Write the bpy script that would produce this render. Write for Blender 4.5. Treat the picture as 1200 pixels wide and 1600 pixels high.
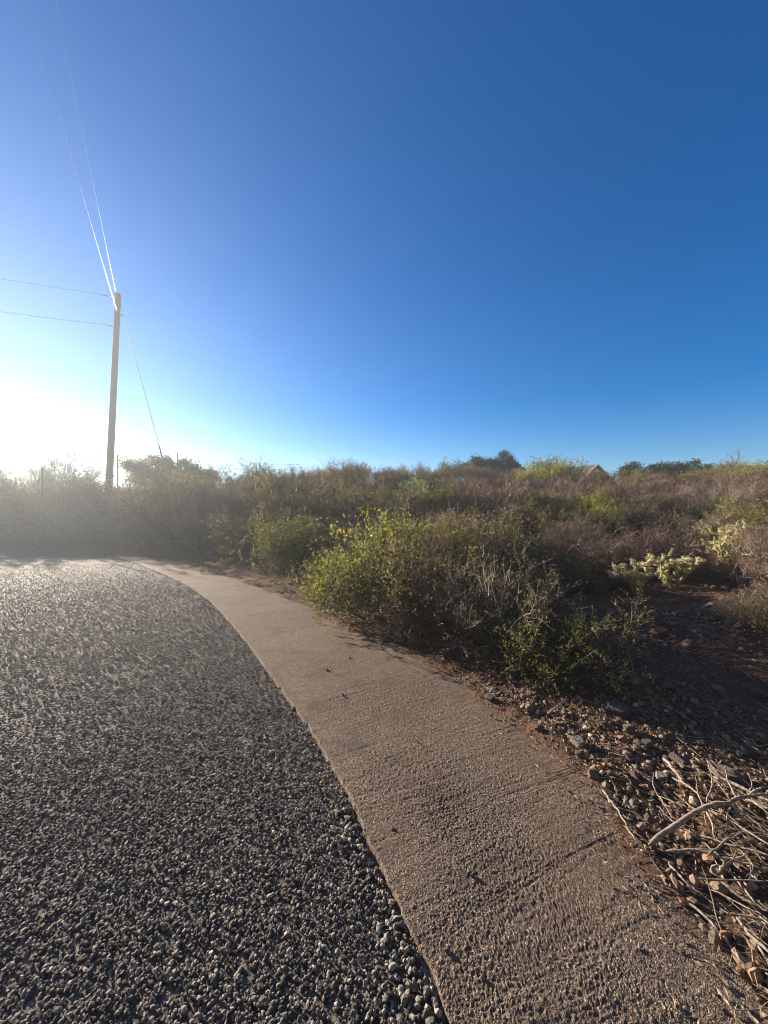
import bpy, math
import numpy as np
from mathutils import Vector

for o in list(bpy.data.objects):
    bpy.data.objects.remove(o)
SC = bpy.context.scene
COL = SC.collection
R = math.radians

# ------------------------------------------------------------------ camera
EYE = 1.6
cam_d = bpy.data.cameras.new('camera')
cam_d.sensor_fit = 'VERTICAL'
cam_d.sensor_height = 24.0
cam_d.lens = 9.0
cam_d.clip_start = 0.05
cam_d.clip_end = 3000
cam = bpy.data.objects.new('camera', cam_d)
COL.objects.link(cam)
cam.location = (0, 0, EYE)
cam.rotation_euler = (R(90), 0, 0)
SC.camera = cam

# ------------------------------------------------------------------ sky, sun, exposure
SUN_EL, SUN_AZ = 15.0, -50.0          # azimuth clockwise from +Y
SKY_STRENGTH = 0.053
SUN_STRENGTH = 5.0
world = bpy.data.worlds.new('World')
SC.world = world
world.use_nodes = True
nt = world.node_tree
nt.nodes.clear()
sky = nt.nodes.new('ShaderNodeTexSky')
sky.sky_type = 'NISHITA'
sky.sun_disc = False
sky.sun_elevation = R(SUN_EL)
sky.sun_rotation = R(SUN_AZ)
sky.altitude = 900
sky.air_density = 1.0
sky.dust_density = 0.0
sky.ozone_density = 3.0
hs = nt.nodes.new('ShaderNodeHueSaturation')
hs.inputs['Saturation'].default_value = 1.45
hs.inputs['Value'].default_value = 1.0
hs.inputs['Hue'].default_value = .509
bg = nt.nodes.new('ShaderNodeBackground')
bg.inputs['Strength'].default_value = SKY_STRENGTH
wo = nt.nodes.new('ShaderNodeOutputWorld')
nt.links.new(sky.outputs[0], hs.inputs['Color'])
# pale warm fill added to the unseen sky behind the camera, against blue shade
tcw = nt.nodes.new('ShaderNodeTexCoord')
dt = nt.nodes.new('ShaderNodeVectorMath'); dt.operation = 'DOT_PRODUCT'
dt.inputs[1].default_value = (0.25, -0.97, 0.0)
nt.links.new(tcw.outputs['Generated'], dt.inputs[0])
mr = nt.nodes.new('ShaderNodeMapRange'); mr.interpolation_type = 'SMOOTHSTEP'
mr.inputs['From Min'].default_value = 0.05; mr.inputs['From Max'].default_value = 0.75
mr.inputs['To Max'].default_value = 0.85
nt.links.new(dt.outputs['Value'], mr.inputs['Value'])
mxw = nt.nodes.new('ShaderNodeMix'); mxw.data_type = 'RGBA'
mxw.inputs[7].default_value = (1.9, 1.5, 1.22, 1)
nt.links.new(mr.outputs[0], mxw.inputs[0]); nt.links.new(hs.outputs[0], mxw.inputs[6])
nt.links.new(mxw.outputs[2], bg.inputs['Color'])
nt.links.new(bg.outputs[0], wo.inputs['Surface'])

sd = bpy.data.lights.new('sun', 'SUN')
sd.energy = SUN_STRENGTH
sd.angle = R(0.55)
sd.color = (1.0, 0.85, 0.68)
sun = bpy.data.objects.new('sun', sd)
COL.objects.link(sun)
S = Vector((math.sin(R(SUN_AZ)) * math.cos(R(SUN_EL)), math.cos(R(SUN_AZ)) * math.cos(R(SUN_EL)), math.sin(R(SUN_EL))))
sun.rotation_euler = S.to_track_quat('Z', 'Y').to_euler()
sun.location = (-30, 25, 20)

SC.view_settings.view_transform = 'Standard'
SC.view_settings.look = 'None'
SC.view_settings.exposure = 1.68
SC.view_settings.gamma = 1.0
SC.cycles.use_denoising = True
SC.cycles.use_adaptive_sampling = False
world.cycles.sampling_method = 'NONE'      # the sky has no small bright disc: the sun lamp alone is sampled
SC.cycles.filter_width = 1.0
SC.cycles.max_bounces = 8
SC.cycles.transparent_max_bounces = 8

# ------------------------------------------------------------------ maths helpers
def catmull(pts, per=24):
    p = np.array(pts, float)
    p = np.vstack([2 * p[0] - p[1], p, 2 * p[-1] - p[-2]])
    out = []
    t = np.linspace(0, 1, per, endpoint=False)[:, None]
    for i in range(1, len(p) - 2):
        a, b, c, d = p[i - 1], p[i], p[i + 1], p[i + 2]
        out.append(.5 * (2 * b + (c - a) * t + (2 * a - 5 * b + 4 * c - d) * t ** 2 + (3 * b - a - 3 * c + d) * t ** 3))
    out.append(p[-2][None])
    return np.vstack(out)

def resample(curve, fr):
    seg = np.r_[0, np.cumsum(np.linalg.norm(np.diff(curve, axis=0), axis=1))]
    s = np.asarray(fr) * seg[-1]
    return np.stack([np.interp(s, seg, curve[:, k]) for k in range(curve.shape[1])], -1)

def hash2(ix, iy, seed):
    h = (ix.astype(np.int64) * 374761393 + iy.astype(np.int64) * 668265263 + seed * 2147483647) & 0xFFFFFFFF
    h = ((h ^ (h >> 13)) * 1274126177) & 0xFFFFFFFF
    h = h ^ (h >> 16)
    return (h & 0xFFFF) / 65535.0

def noise2(x, y, seed=0):
    x = np.asarray(x, float); y = np.asarray(y, float)
    ix = np.floor(x); iy = np.floor(y)
    fx = x - ix; fy = y - iy
    fx = fx * fx * (3 - 2 * fx); fy = fy * fy * (3 - 2 * fy)
    a = hash2(ix, iy, seed); b = hash2(ix + 1, iy, seed)
    c = hash2(ix, iy + 1, seed); d = hash2(ix + 1, iy + 1, seed)
    return (a * (1 - fx) + b * fx) * (1 - fy) + (c * (1 - fx) + d * fx) * fy - .5

def fbm(x, y, seed=0, octv=4):
    v = 0; a = 1
    for o in range(octv):
        v = v + a * noise2(x * 2 ** o, y * 2 ** o, seed + o * 17)
        a *= .5
    return v

def sstep(a, b, x):
    t = np.clip((x - a) / (b - a), 0, 1)
    return t * t * (3 - 2 * t)

# ------------------------------------------------------------------ the lie of the land
ROAD_EDGE = catmull([(.6, -15), (1.0, -4), (.62, -1), (.38, .4), (.2, 1.2), (.098, 1.477), (-.06, 1.81), (-.32, 2.4),
                     (-.914, 3.43), (-1.99, 5.19), (-3.71, 7.68), (-5.9, 10.1), (-9, 13.15), (-12.8, 15.8), (-18, 18.0),
                     (-30, 20.6), (-60, 23)])
APRON_EDGE = catmull([(1.9, -15), (1.8, -4), (1.4, -1), (1.2, .4), (1.17, 1.2), (1.18, 1.41), (1.19, 1.745), (1.24, 2.53),
                      (1.03, 3.1), (.8, 3.43), (.15, 4.57), (-1.28, 6.4), (-2.8, 8.35), (-4.7, 10.1), (-8.3, 13.2),
                      (-12.4, 16.0), (-17.9, 18.4), (-30, 21.1), (-60, 23.5)])

def signed(curve, x, y):
    """distance to the right of a curve (negative on its left)"""
    x = np.asarray(x, float).ravel(); y = np.asarray(y, float).ravel()
    out = np.empty(len(x))
    c = resample(curve, np.linspace(0, 1, 700))
    tg = np.gradient(c, axis=0)
    tg /= np.linalg.norm(tg, axis=1)[:, None]
    for i in range(0, len(x), 4000):
        dx = x[i:i + 4000, None] - c[None, :, 0]
        dy = y[i:i + 4000, None] - c[None, :, 1]
        d2 = dx * dx + dy * dy
        j = d2.argmin(1)
        k = np.arange(len(j))
        side = dx[k, j] * tg[j, 1] - dy[k, j] * tg[j, 0]
        out[i:i + 4000] = np.sign(side) * np.sqrt(d2[k, j])
    return out

def height(x, y, detail=True):
    x = np.asarray(x, float); y = np.asarray(y, float)
    sh = x.shape
    x = x.ravel(); y = y.ravel()
    d = signed(APRON_EDGE, x, y)
    dp = np.maximum(d, 0)
    de = dp * (1 + 1.8 * sstep(6, 30, y - x))
    z = 3.48 * (1 - np.exp(-(de / 20) ** 1.7))
    z += sstep(1.5, 12, dp) * .55 * fbm(x * .12, y * .12, 5, 3)
    if detail:
        z += sstep(.1, 1.2, dp) * (.10 * fbm(x * .9, y * .9, 9, 4)) + sstep(0, .4, dp) * .03 * fbm(x * 6, y * 6, 3, 3)
    lip = .014 + .075 * fbm(x * 2.2, y * 2.2, 31, 4) + .012 * fbm(x * 14, y * 14, 37, 2)
    z += np.where(d > -.34, lip * (1 - sstep(.3, 1.4, d)) * sstep(-.34, 0.02, d), 0)
    z += -.07 * (1 - sstep(-.22, -.02, d))
    far = sstep(7, 11, y)                       # washed-in dirt hides the far edge of the strip
    z += far * sstep(-.85, -.25, d) * (1 - sstep(-.22, -.02, d)) * (.072 + .07 * fbm(x * 1.6, y * 1.6, 33, 3))
    z += np.where(d < -9.5, .07 * sstep(9.5, 11, -d) + .2 * sstep(11, 40, -d) * fbm(x * .1, y * .1, 77, 3), 0)
    return z.reshape(sh)

def hz(x, y):
    return float(height(np.array([x]), np.array([y]))[0])

def gp(u, v, it=12):
    """ground point seen at a place of the 1200 x 1600 photograph"""
    dx, dz = (u - 600) / 600, (800 - v) / 600
    Y = 960 / max(v - 800, 20)
    for _ in range(it):
        z = hz(dx * Y, Y)
        Y = .5 * Y + .5 * max((z - EYE) / dz, .4) if dz < 0 else Y
    return dx * Y, Y, hz(dx * Y, Y)

# ------------------------------------------------------------------ mesh helpers
def make_mesh(name, verts, faces, mats=(), rnd=None, smooth=False, fmat=None):
    """faces: list of int arrays (k,3) or (k,4)"""
    me = bpy.data.meshes.new(name)
    verts = np.asarray(verts, np.float32).reshape(-1, 3)
    faces = [np.asarray(f, np.int32) for f in faces if len(f)]
    loops = np.concatenate([f.ravel() for f in faces])
    tot = np.concatenate([np.full(len(f), f.shape[1], np.int32) for f in faces])
    start = np.r_[0, np.cumsum(tot)[:-1]].astype(np.int32)
    me.vertices.add(len(verts)); me.loops.add(len(loops)); me.polygons.add(len(tot))
    me.vertices.foreach_set('co', verts.ravel())
    me.loops.foreach_set('vertex_index', loops)
    me.polygons.foreach_set('loop_start', start)
    me.polygons.foreach_set('loop_total', tot)
    me.polygons.foreach_set('use_smooth', np.full(len(tot), smooth))
    for m in mats:
        me.materials.append(m)
    if fmat is not None:
        me.polygons.foreach_set('material_index', np.asarray(fmat, np.int32))
    if rnd is not None:
        at = me.attributes.new('rnd', 'FLOAT', 'POINT')
        at.data.foreach_set('value', np.asarray(rnd, np.float32).ravel())
    me.update(calc_edges=True)
    me.validate()
    return me

def link(name, me, parent=None, loc=None):
    o = bpy.data.objects.new(name, me)
    COL.objects.link(o)
    if parent: o.parent = parent
    if loc is not None: o.location = loc
    return o

def tag(o, label=None, cat=None, group=None, kind=None):
    if label: o['label'] = label
    if cat: o['category'] = cat
    if group: o['group'] = group
    if kind: o['kind'] = kind
    return o

def empty(name, loc, rz=0, sc=1.0):
    o = bpy.data.objects.new(name, None)
    o.empty_display_size = .2
    COL.objects.link(o)
    o.location = loc
    o.rotation_euler = (0, 0, rz)
    o.scale = (sc, sc, sc) if np.isscalar(sc) else sc
    return o

def tubes(P, Rd, k=4):
    """P (B,n,3) polylines, Rd (B,n) radii -> verts, quads"""
    B, n, _ = P.shape
    T = np.gradient(P, axis=1)
    T /= np.linalg.norm(T, axis=2, keepdims=True) + 1e-9
    m = T.mean(1)
    ref = np.where((np.abs(m[:, 2]) < .8)[:, None], np.array([[0, 0, 1.]]), np.array([[1., 0, 0]]))[:, None, :]
    U = np.cross(np.broadcast_to(ref, T.shape), T)
    U /= np.linalg.norm(U, axis=2, keepdims=True) + 1e-9
    V = np.cross(T, U)
    a = np.arange(k) / k * 2 * np.pi
    ring = U[:, :, None, :] * np.cos(a)[None, None, :, None] + V[:, :, None, :] * np.sin(a)[None, None, :, None]
    verts = (P[:, :, None, :] + ring * Rd[:, :, None, None]).reshape(-1, 3)
    b = np.arange(B)[:, None, None] * n * k
    i = np.arange(n - 1)[None, :, None] * k
    j = np.arange(k)[None, None, :]
    j2 = (j + 1) % k
    q = np.stack([b + i + j, b + i + j2, b + i + k + j2, b + i + k + j], -1).reshape(-1, 4)
    return verts, q

def unit(v):
    return v / (np.linalg.norm(v, axis=-1, keepdims=True) + 1e-9)

def grow(rng, P0, D0, L, n, wob, up):
    B = len(P0)
    P = np.empty((B, n, 3)); P[:, 0] = P0
    D = unit(D0)
    for i in range(1, n):
        D = unit(D + rng.normal(0, wob, (B, 3)) + np.array([0, 0, up]))
        P[:, i] = P[:, i - 1] + D * (L / (n - 1))[:, None]
    return P

def sprout(rng, P, count, t0, t1, along, rand, up):
    """child roots and directions on polylines P"""
    B, n, _ = P.shape
    b = np.repeat(np.arange(B), count)
    t = rng.uniform(t0, t1, len(b)) * (n - 1)
    i = np.minimum(t.astype(int), n - 2)
    f = (t - i)[:, None]
    p = P[b, i] * (1 - f) + P[b, i + 1] * f
    T = unit(P[b, i + 1] - P[b, i])
    D = unit(T * along + unit(rng.normal(size=(len(b), 3))) * rand + np.array([0, 0, up]))
    return b, t / (n - 1), p, D

def leaves(rng, p, D, ln, wd, fold=.25):
    """diamond leaves at p pointing along D"""
    N = len(p)
    L = ln * rng.uniform(.6, 1.3, N)[:, None]
    W = wd * rng.uniform(.7, 1.25, N)[:, None]
    D = unit(D)
    A = unit(np.cross(D, unit(rng.normal(size=(N, 3)))))
    Nn = np.cross(D, A)
    v = np.stack([p, p + D * L * .5 + A * W * .5 + Nn * W * fold, p + D * L, p + D * L * .5 - A * W * .5 + Nn * W * fold], 1)
    q = np.arange(N * 4).reshape(N, 4)
    rn = np.repeat(rng.random(N), 4)
    return v.reshape(-1, 3), q, rn

def ico(sub=0):
    t = (1 + 5 ** .5) / 2
    v = [(-1, t, 0), (1, t, 0), (-1, -t, 0), (1, -t, 0), (0, -1, t), (0, 1, t), (0, -1, -t), (0, 1, -t), (t, 0, -1), (t, 0, 1), (-t, 0, -1), (-t, 0, 1)]
    f = [(0, 11, 5), (0, 5, 1), (0, 1, 7), (0, 7, 10), (0, 10, 11), (1, 5, 9), (5, 11, 4), (11, 10, 2), (10, 7, 6), (7, 1, 8),
         (3, 9, 4), (3, 4, 2), (3, 2, 6), (3, 6, 8), (3, 8, 9), (4, 9, 5), (2, 4, 11), (6, 2, 10), (8, 6, 7), (9, 8, 1)]
    v = [np.array(a, float) / np.linalg.norm(a) for a in v]
    for _ in range(sub):
        cache = {}; nf = []
        def mid(a, b):
            key = (min(a, b), max(a, b))
            if key not in cache:
                m = v[a] + v[b]; v.append(m / np.linalg.norm(m)); cache[key] = len(v) - 1
            return cache[key]
        for a, b, c in f:
            ab, bc, ca = mid(a, b), mid(b, c), mid(c, a)
            nf += [(a, ab, ca), (b, bc, ab), (c, ca, bc), (ab, bc, ca)]
        f = nf
    return np.array(v), np.array(f)

ICO0 = ico(0)
ICO1 = ico(1)
ICO3 = ico(3)

def rotmats(rng, N):
    q = unit(rng.normal(size=(N, 4)))
    w, x, y, z = q.T
    return np.stack([np.stack([1 - 2 * (y * y + z * z), 2 * (x * y - z * w), 2 * (x * z + y * w)], -1),
                     np.stack([2 * (x * y + z * w), 1 - 2 * (x * x + z * z), 2 * (y * z - x * w)], -1),
                     np.stack([2 * (x * z - y * w), 2 * (y * z + x * w), 1 - 2 * (x * x + y * y)], -1)], 1)

def stones(rng, pos, size, base=ICO0, flat=.75, jit=.22):
    """many small angular stones in one mesh"""
    bv, bf = base
    N = len(pos)
    v = np.broadcast_to(bv, (N,) + bv.shape) * (1 + rng.uniform(-jit, jit, (N, len(bv), 1)))
    sc = np.stack([rng.uniform(.8, 1.35, N), rng.uniform(.7, 1.1, N), rng.uniform(.5, .9, N)], -1)[:, None, :]
    v = v * sc
    v = np.einsum('nij,nvj->nvi', rotmats(rng, N), v)
    v[:, :, 2] *= flat
    v = v * np.asarray(size)[:, None, None] * .5 + pos[:, None, :]
    f = (np.arange(N) * len(bv))[:, None, None] + bf[None]
    rn = np.repeat(rng.random(N), len(bv))
    return v.reshape(-1, 3), f.reshape(-1, 3), rn

# ------------------------------------------------------------------ materials
def mat(name):
    m = bpy.data.materials.new(name)
    m.use_nodes = True
    n = m.node_tree
    b = n.nodes['Principled BSDF']
    return m, n, b

def N(n, kind, **kw):
    nd = n.nodes.new(kind)
    for k, v in kw.items():
        if k in nd.inputs:
            nd.inputs[k].default_value = v
        else:
            setattr(nd, k, v)
    return nd

def ramp(n, fac, stops, interp='LINEAR'):
    r = n.nodes.new('ShaderNodeValToRGB')
    cr = r.color_ramp
    cr.interpolation = interp
    while len(cr.elements) < len(stops):
        cr.elements.new(.5)
    for e, (p, c) in zip(cr.elements, stops):
        e.position = p
        e.color = (c[0], c[1], c[2], 1) if not np.isscalar(c) else (c, c, c, 1)
    n.links.new(fac, r.inputs[0])
    return r.outputs[0]

def mixc(n, fac, a, b, mode='MIX'):
    m = n.nodes.new('ShaderNodeMix')
    m.data_type = 'RGBA'; m.blend_type = mode
    if np.isscalar(fac): m.inputs[0].default_value = fac
    else: n.links.new(fac, m.inputs[0])
    for val, idx in ((a, 6), (b, 7)):
        if isinstance(val, tuple): m.inputs[idx].default_value = (*val, 1)
        else: n.links.new(val, m.inputs[idx])
    return m.outputs[2]

def pos_out(n):
    return n.nodes.new('ShaderNodeNewGeometry').outputs['Position']

def noise(n, vec, scale, detail=4, rough=.6):
    t = N(n, 'ShaderNodeTexNoise', Scale=scale, Detail=detail, Roughness=rough)
    n.links.new(vec, t.inputs['Vector'])
    return t.outputs['Fac']

def voro(n, vec, scale, feature='F1', out='Distance'):
    t = N(n, 'ShaderNodeTexVoronoi', Scale=scale, feature=feature)
    n.links.new(vec, t.inputs['Vector'])
    return t.outputs[out]

def bump(n, b, h, dist, strength=1.0, prev=None):
    t = N(n, 'ShaderNodeBump', Distance=dist, Strength=strength)
    n.links.new(h, t.inputs['Height'])
    if prev is not None: n.links.new(prev, t.inputs['Normal'])
    n.links.new(t.outputs[0], b.inputs['Normal'])
    return t.outputs[0]

def leaf_mat(name, stops, trans=.5, tint=(1.25, 1.2, .55)):
    m, n, b = mat(name)
    at = N(n, 'ShaderNodeAttribute', attribute_name='rnd')
    oi = n.nodes.new('ShaderNodeObjectInfo')
    c = ramp(n, at.outputs['Fac'], stops)
    c = mixc(n, oi.outputs['Random'], mixc(n, 1.0, c, (.66, .72, .82), 'MULTIPLY'), mixc(n, 1.0, c, (1.34, 1.22, 1.0), 'MULTIPLY'))
    n.links.new(c, b.inputs['Base Color'])
    b.inputs['Roughness'].default_value = .5
    b.inputs['Specular IOR Level'].default_value = .35
    tr = n.nodes.new('ShaderNodeBsdfTranslucent')
    n.links.new(mixc(n, 1.0, c, tint, 'MULTIPLY'), tr.inputs['Color'])
    mx = n.nodes.new('ShaderNodeMixShader')
    mx.inputs[0].default_value = trans
    n.links.new(b.outputs[0], mx.inputs[1]); n.links.new(tr.outputs[0], mx.inputs[2])
    n.links.new(mx.outputs[0], n.nodes['Material Output'].inputs['Surface'])
    return m

def simple(name, col, rough=.8, var=.25, scale=20, metal=0, bd=0.0):
    m, n, b = mat(name)
    tc = n.nodes.new('ShaderNodeTexCoord').outputs['Object']
    f = noise(n, tc, scale, 5)
    lo = tuple(c * (1 - var) for c in col); hi = tuple(c * (1 + var) for c in col)
    n.links.new(ramp(n, f, [(.3, lo), (.7, hi)]), b.inputs['Base Color'])
    b.inputs['Roughness'].default_value = rough
    b.inputs['Metallic'].default_value = metal
    if bd: bump(n, b, f, bd)
    return m

def stone_mat(name, stops, rough=.75, bscale=60, bd=.004, dust=None):
    m, n, b = mat(name)
    at = N(n, 'ShaderNodeAttribute', attribute_name='rnd')
    p = pos_out(n)
    c = ramp(n, at.outputs['Fac'], stops)
    f = noise(n, p, bscale, 4)
    c = mixc(n, 1.0, c, ramp(n, f, [(.3, .7), (.7, 1.25)]), 'MULTIPLY')
    n.links.new(c, b.inputs['Base Color'])
    b.inputs['Roughness'].default_value = rough
    bump(n, b, f, bd)
    return m

# road: dark asphalt under loose chips
M_road, n, b = mat('chip_seal_asphalt')
p = pos_out(n)
vd = voro(n, p, 70)
vc = voro(n, p, 70, out='Color')
sep = n.nodes.new('ShaderNodeSeparateColor'); n.links.new(vc, sep.inputs[0])
c = ramp(n, sep.outputs[0], [(0, (.028, .025, .021)), (.55, (.07, .062, .052)), (.9, (.14, .122, .10)), (1, (.24, .21, .17))])
c = mixc(n, ramp(n, noise(n, p, .8, 5), [(.4, 0.0), (.75, .3)]), c, (.07, .061, .05))
n.links.new(c, b.inputs['Base Color'])
b.inputs['Roughness'].default_value = .85
b.inputs['Specular IOR Level'].default_value = .3
inv = N(n, 'ShaderNodeMath', operation='SUBTRACT'); inv.inputs[0].default_value = 1; n.links.new(vd, inv.inputs[1])
mul = N(n, 'ShaderNodeMath', operation='MULTIPLY'); n.links.new(inv.outputs[0], mul.inputs[0]); n.links.new(sep.outputs[1], mul.inputs[1])
bump(n, b, mul.outputs[0], .004)

# apron: brushed, exposed fine aggregate concrete with dirt washed over it and painted shadow blotches
M_apron, n, b = mat('brushed_tan_concrete')
p = pos_out(n)
f1 = noise(n, p, 1.3, 5)
f2 = noise(n, p, 160, 3)
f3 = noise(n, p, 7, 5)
vc = n.nodes.new('ShaderNodeSeparateColor'); n.links.new(voro(n, p, 170, out='Color'), vc.inputs[0])
c = ramp(n, vc.outputs[0], [(0, (.052, .037, .026)), (.45, (.112, .080, .055)), (.8, (.182, .135, .095)), (1, (.34, .27, .195))])
c = mixc(n, ramp(n, f1, [(.42, 0.0), (.7, .65)]), c, mixc(n, f2, (.10, .058, .036), (.22, .135, .085)))
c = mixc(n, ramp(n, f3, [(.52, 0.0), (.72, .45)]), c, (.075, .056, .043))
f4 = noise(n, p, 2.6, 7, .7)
c = mixc(n, ramp(n, f4, [(.52, 0.0), (.64, .65)]), c, mixc(n, f2, (.045, .033, .025), (.10, .075, .055)))  # scattered dark blotches painted into the colour in place of shadow patches
n.links.new(c, b.inputs['Base Color'])
b.inputs['Roughness'].default_value = .85
b.inputs['Specular IOR Level'].default_value = .3
bump(n, b, voro(n, p, 230), .003)

# ground: dry reddish dirt
M_ground, n, b = mat('dry_red_dirt')
p = pos_out(n)
f1 = noise(n, p, .7, 6)
f2 = noise(n, p, 22, 6, .7)
c = ramp(n, f2, [(.3, (.07, .042, .028)), (.5, (.14, .084, .053)), (.7, (.23, .15, .095))])
c = mixc(n, ramp(n, f1, [(.4, 0.0), (.65, .7)]), c, mixc(n, f2, (.09, .05, .032), (.22, .12, .075)))
n.links.new(c, b.inputs['Base Color'])
b.inputs['Roughness'].default_value = .95
b.inputs['Specular IOR Level'].default_value = .15
b1 = bump(n, b, f2, .06)
bump(n, b, voro(n, p, 60), .01, 1, b1)

M_gravel = stone_mat('grey_road_chips', [(0, (.045, .039, .032)), (.4, (.10, .088, .071)), (.7, (.185, .162, .13)), (.88, (.32, .28, .22)), (.95, (.27, .18, .11)), (1, (.50, .44, .35))], .8, 90, .003)
M_rubble = stone_mat('desert_rubble', [(0, (.075, .05, .034)), (.35, (.13, .085, .057)), (.6, (.15, .115, .085)), (.8, (.22, .155, .105)), (.92, (.28, .13, .07)), (1, (.46, .38, .28))], .85, 45, .006)
M_bark = simple('weathered_grey_bark', (.30, .25, .20), .85, .35, 30, 0, .004)
M_litter = stone_mat('dry_litter', [(0, (.11, .075, .045)), (.5, (.22, .16, .10)), (1, (.36, .28, .19))], .8, 40, .0005)
def twig_mat(name, stops):
    m, n, b = mat(name)
    at = N(n, 'ShaderNodeAttribute', attribute_name='rnd')
    n.links.new(ramp(n, at.outputs['Fac'], stops), b.inputs['Base Color'])
    b.inputs['Roughness'].default_value = .75
    b.inputs['Specular IOR Level'].default_value = .3
    return m
M_twig_brown = twig_mat('brown_twigs', [(0, (.09, .068, .053)), (.6, (.215, .168, .132)), (1, (.42, .34, .265))])
M_twig_dark = twig_mat('dark_grey_twigs', [(0, (.045, .036, .03)), (.6, (.10, .08, .065)), (1, (.19, .16, .13))])

M_leaf_bright = leaf_mat('yellow_green_leaves', [(0, (.06, .08, .028)), (.5, (.18, .20, .062)), (.85, (.34, .335, .11)), (1, (.40, .29, .10))], .58)
M_leaf_green = leaf_mat('mid_green_leaves', [(0, (.04, .052, .023)), (.6, (.10, .113, .045)), (1, (.20, .20, .085))], .5)
M_leaf_olive = leaf_mat('olive_grey_leaves', [(0, (.055, .054, .033)), (.55, (.14, .132, .078)), (1, (.27, .24, .145))], .5, (1.2, 1.12, .65))
M_leaf_dry = leaf_mat('dry_brown_leaves', [(0, (.10, .07, .05)), (.5, (.19, .13, .09)), (.85, (.26, .185, .13)), (1, (.20, .18, .075))], .4, (1.2, 1.0, .8))
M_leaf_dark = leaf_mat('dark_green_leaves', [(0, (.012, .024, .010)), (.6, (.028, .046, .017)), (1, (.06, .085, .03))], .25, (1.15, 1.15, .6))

# ------------------------------------------------------------------ ground sheet
def build_ground():
    rad = [.0]
    r = .5
    while r < 200:
        rad.append(r); r *= 1.018 if r < 60 else 1.12
    rad = np.array(rad[1:])
    az = np.r_[np.arange(-68, 68, .4), np.arange(68, 292, 4.0)]
    A, Rr = np.meshgrid(np.radians(az), rad)
    X = Rr * np.sin(A); Y = Rr * np.cos(A)
    Z = height(X, Y)
    nr, na = X.shape
    v = np.stack([X, Y, Z], -1).reshape(-1, 3)
    i = np.arange(nr - 1)[:, None] * na; j = np.arange(na)[None, :]; j2 = (j + 1) % na
    q = np.stack([i + j, i + na + j, i + na + j2, i + j2], -1).reshape(-1, 4)
    q = q[:, ::-1]
    v = np.vstack([v, [[0, 0, -.07]]])
    c = len(v) - 1
    t = np.stack([np.full(na, c), np.arange(na), (np.arange(na) + 1) % na], -1)[:, ::-1]
    o = link('ground', make_mesh('ground', v, [q, t], [M_ground], smooth=True))
    tag(o, 'dry reddish dirt bank rising beside the road', 'ground', kind='structure')

def along_fracs(curve, step, lo, ymin, arc_end):
    """fractions along a curve, spaced by distance from the camera"""
    c = resample(curve, np.linspace(0, 1, 6000))
    seg = np.r_[0, np.cumsum(np.linalg.norm(np.diff(c, axis=0), axis=1))]
    tot = seg[-1]
    s = np.interp(ymin, c[:, 1][:2600], seg[:2600])
    out = []
    while s < arc_end * tot:
        p = np.array([np.interp(s, seg, c[:, 0]), np.interp(s, seg, c[:, 1])])
        out.append(s / tot)
        s += max(lo, step * np.linalg.norm(p))
    return np.array(out)

def grid_faces(n, m):
    i = np.arange(n - 1)[:, None] * m; j = np.arange(m - 1)[None, :]
    return np.stack([i + j, i + j + 1, i + m + j + 1, i + m + j], -1).reshape(-1, 4)

def build_road():
    fr = np.r_[np.linspace(0, 1, 260)]
    c = resample(ROAD_EDGE, fr)
    tg = unit(np.gradient(c, axis=0))
    nrm = np.stack([-tg[:, 1], tg[:, 0]], -1)      # to the left
    w = np.linspace(-.3, 7.2, 26)
    X = c[:, None, 0] + nrm[:, None, 0] * w
    Y = c[:, None, 1] + nrm[:, None, 1] * w
    Z = -.026 + 0 * X + .004 * (fbm(X * .6, Y * .6, 55, 2))*sstep(.3,1.2,w)[None]
    v = np.stack([X, Y, Z], -1).reshape(-1, 3)
    q = grid_faces(*X.shape)[:, ::-1]
    o = link('road', make_mesh('road', v, [q], [M_road], smooth=True))
    tag(o, 'chip sealed grey road curving away to the left', 'road', kind='structure')

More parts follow.
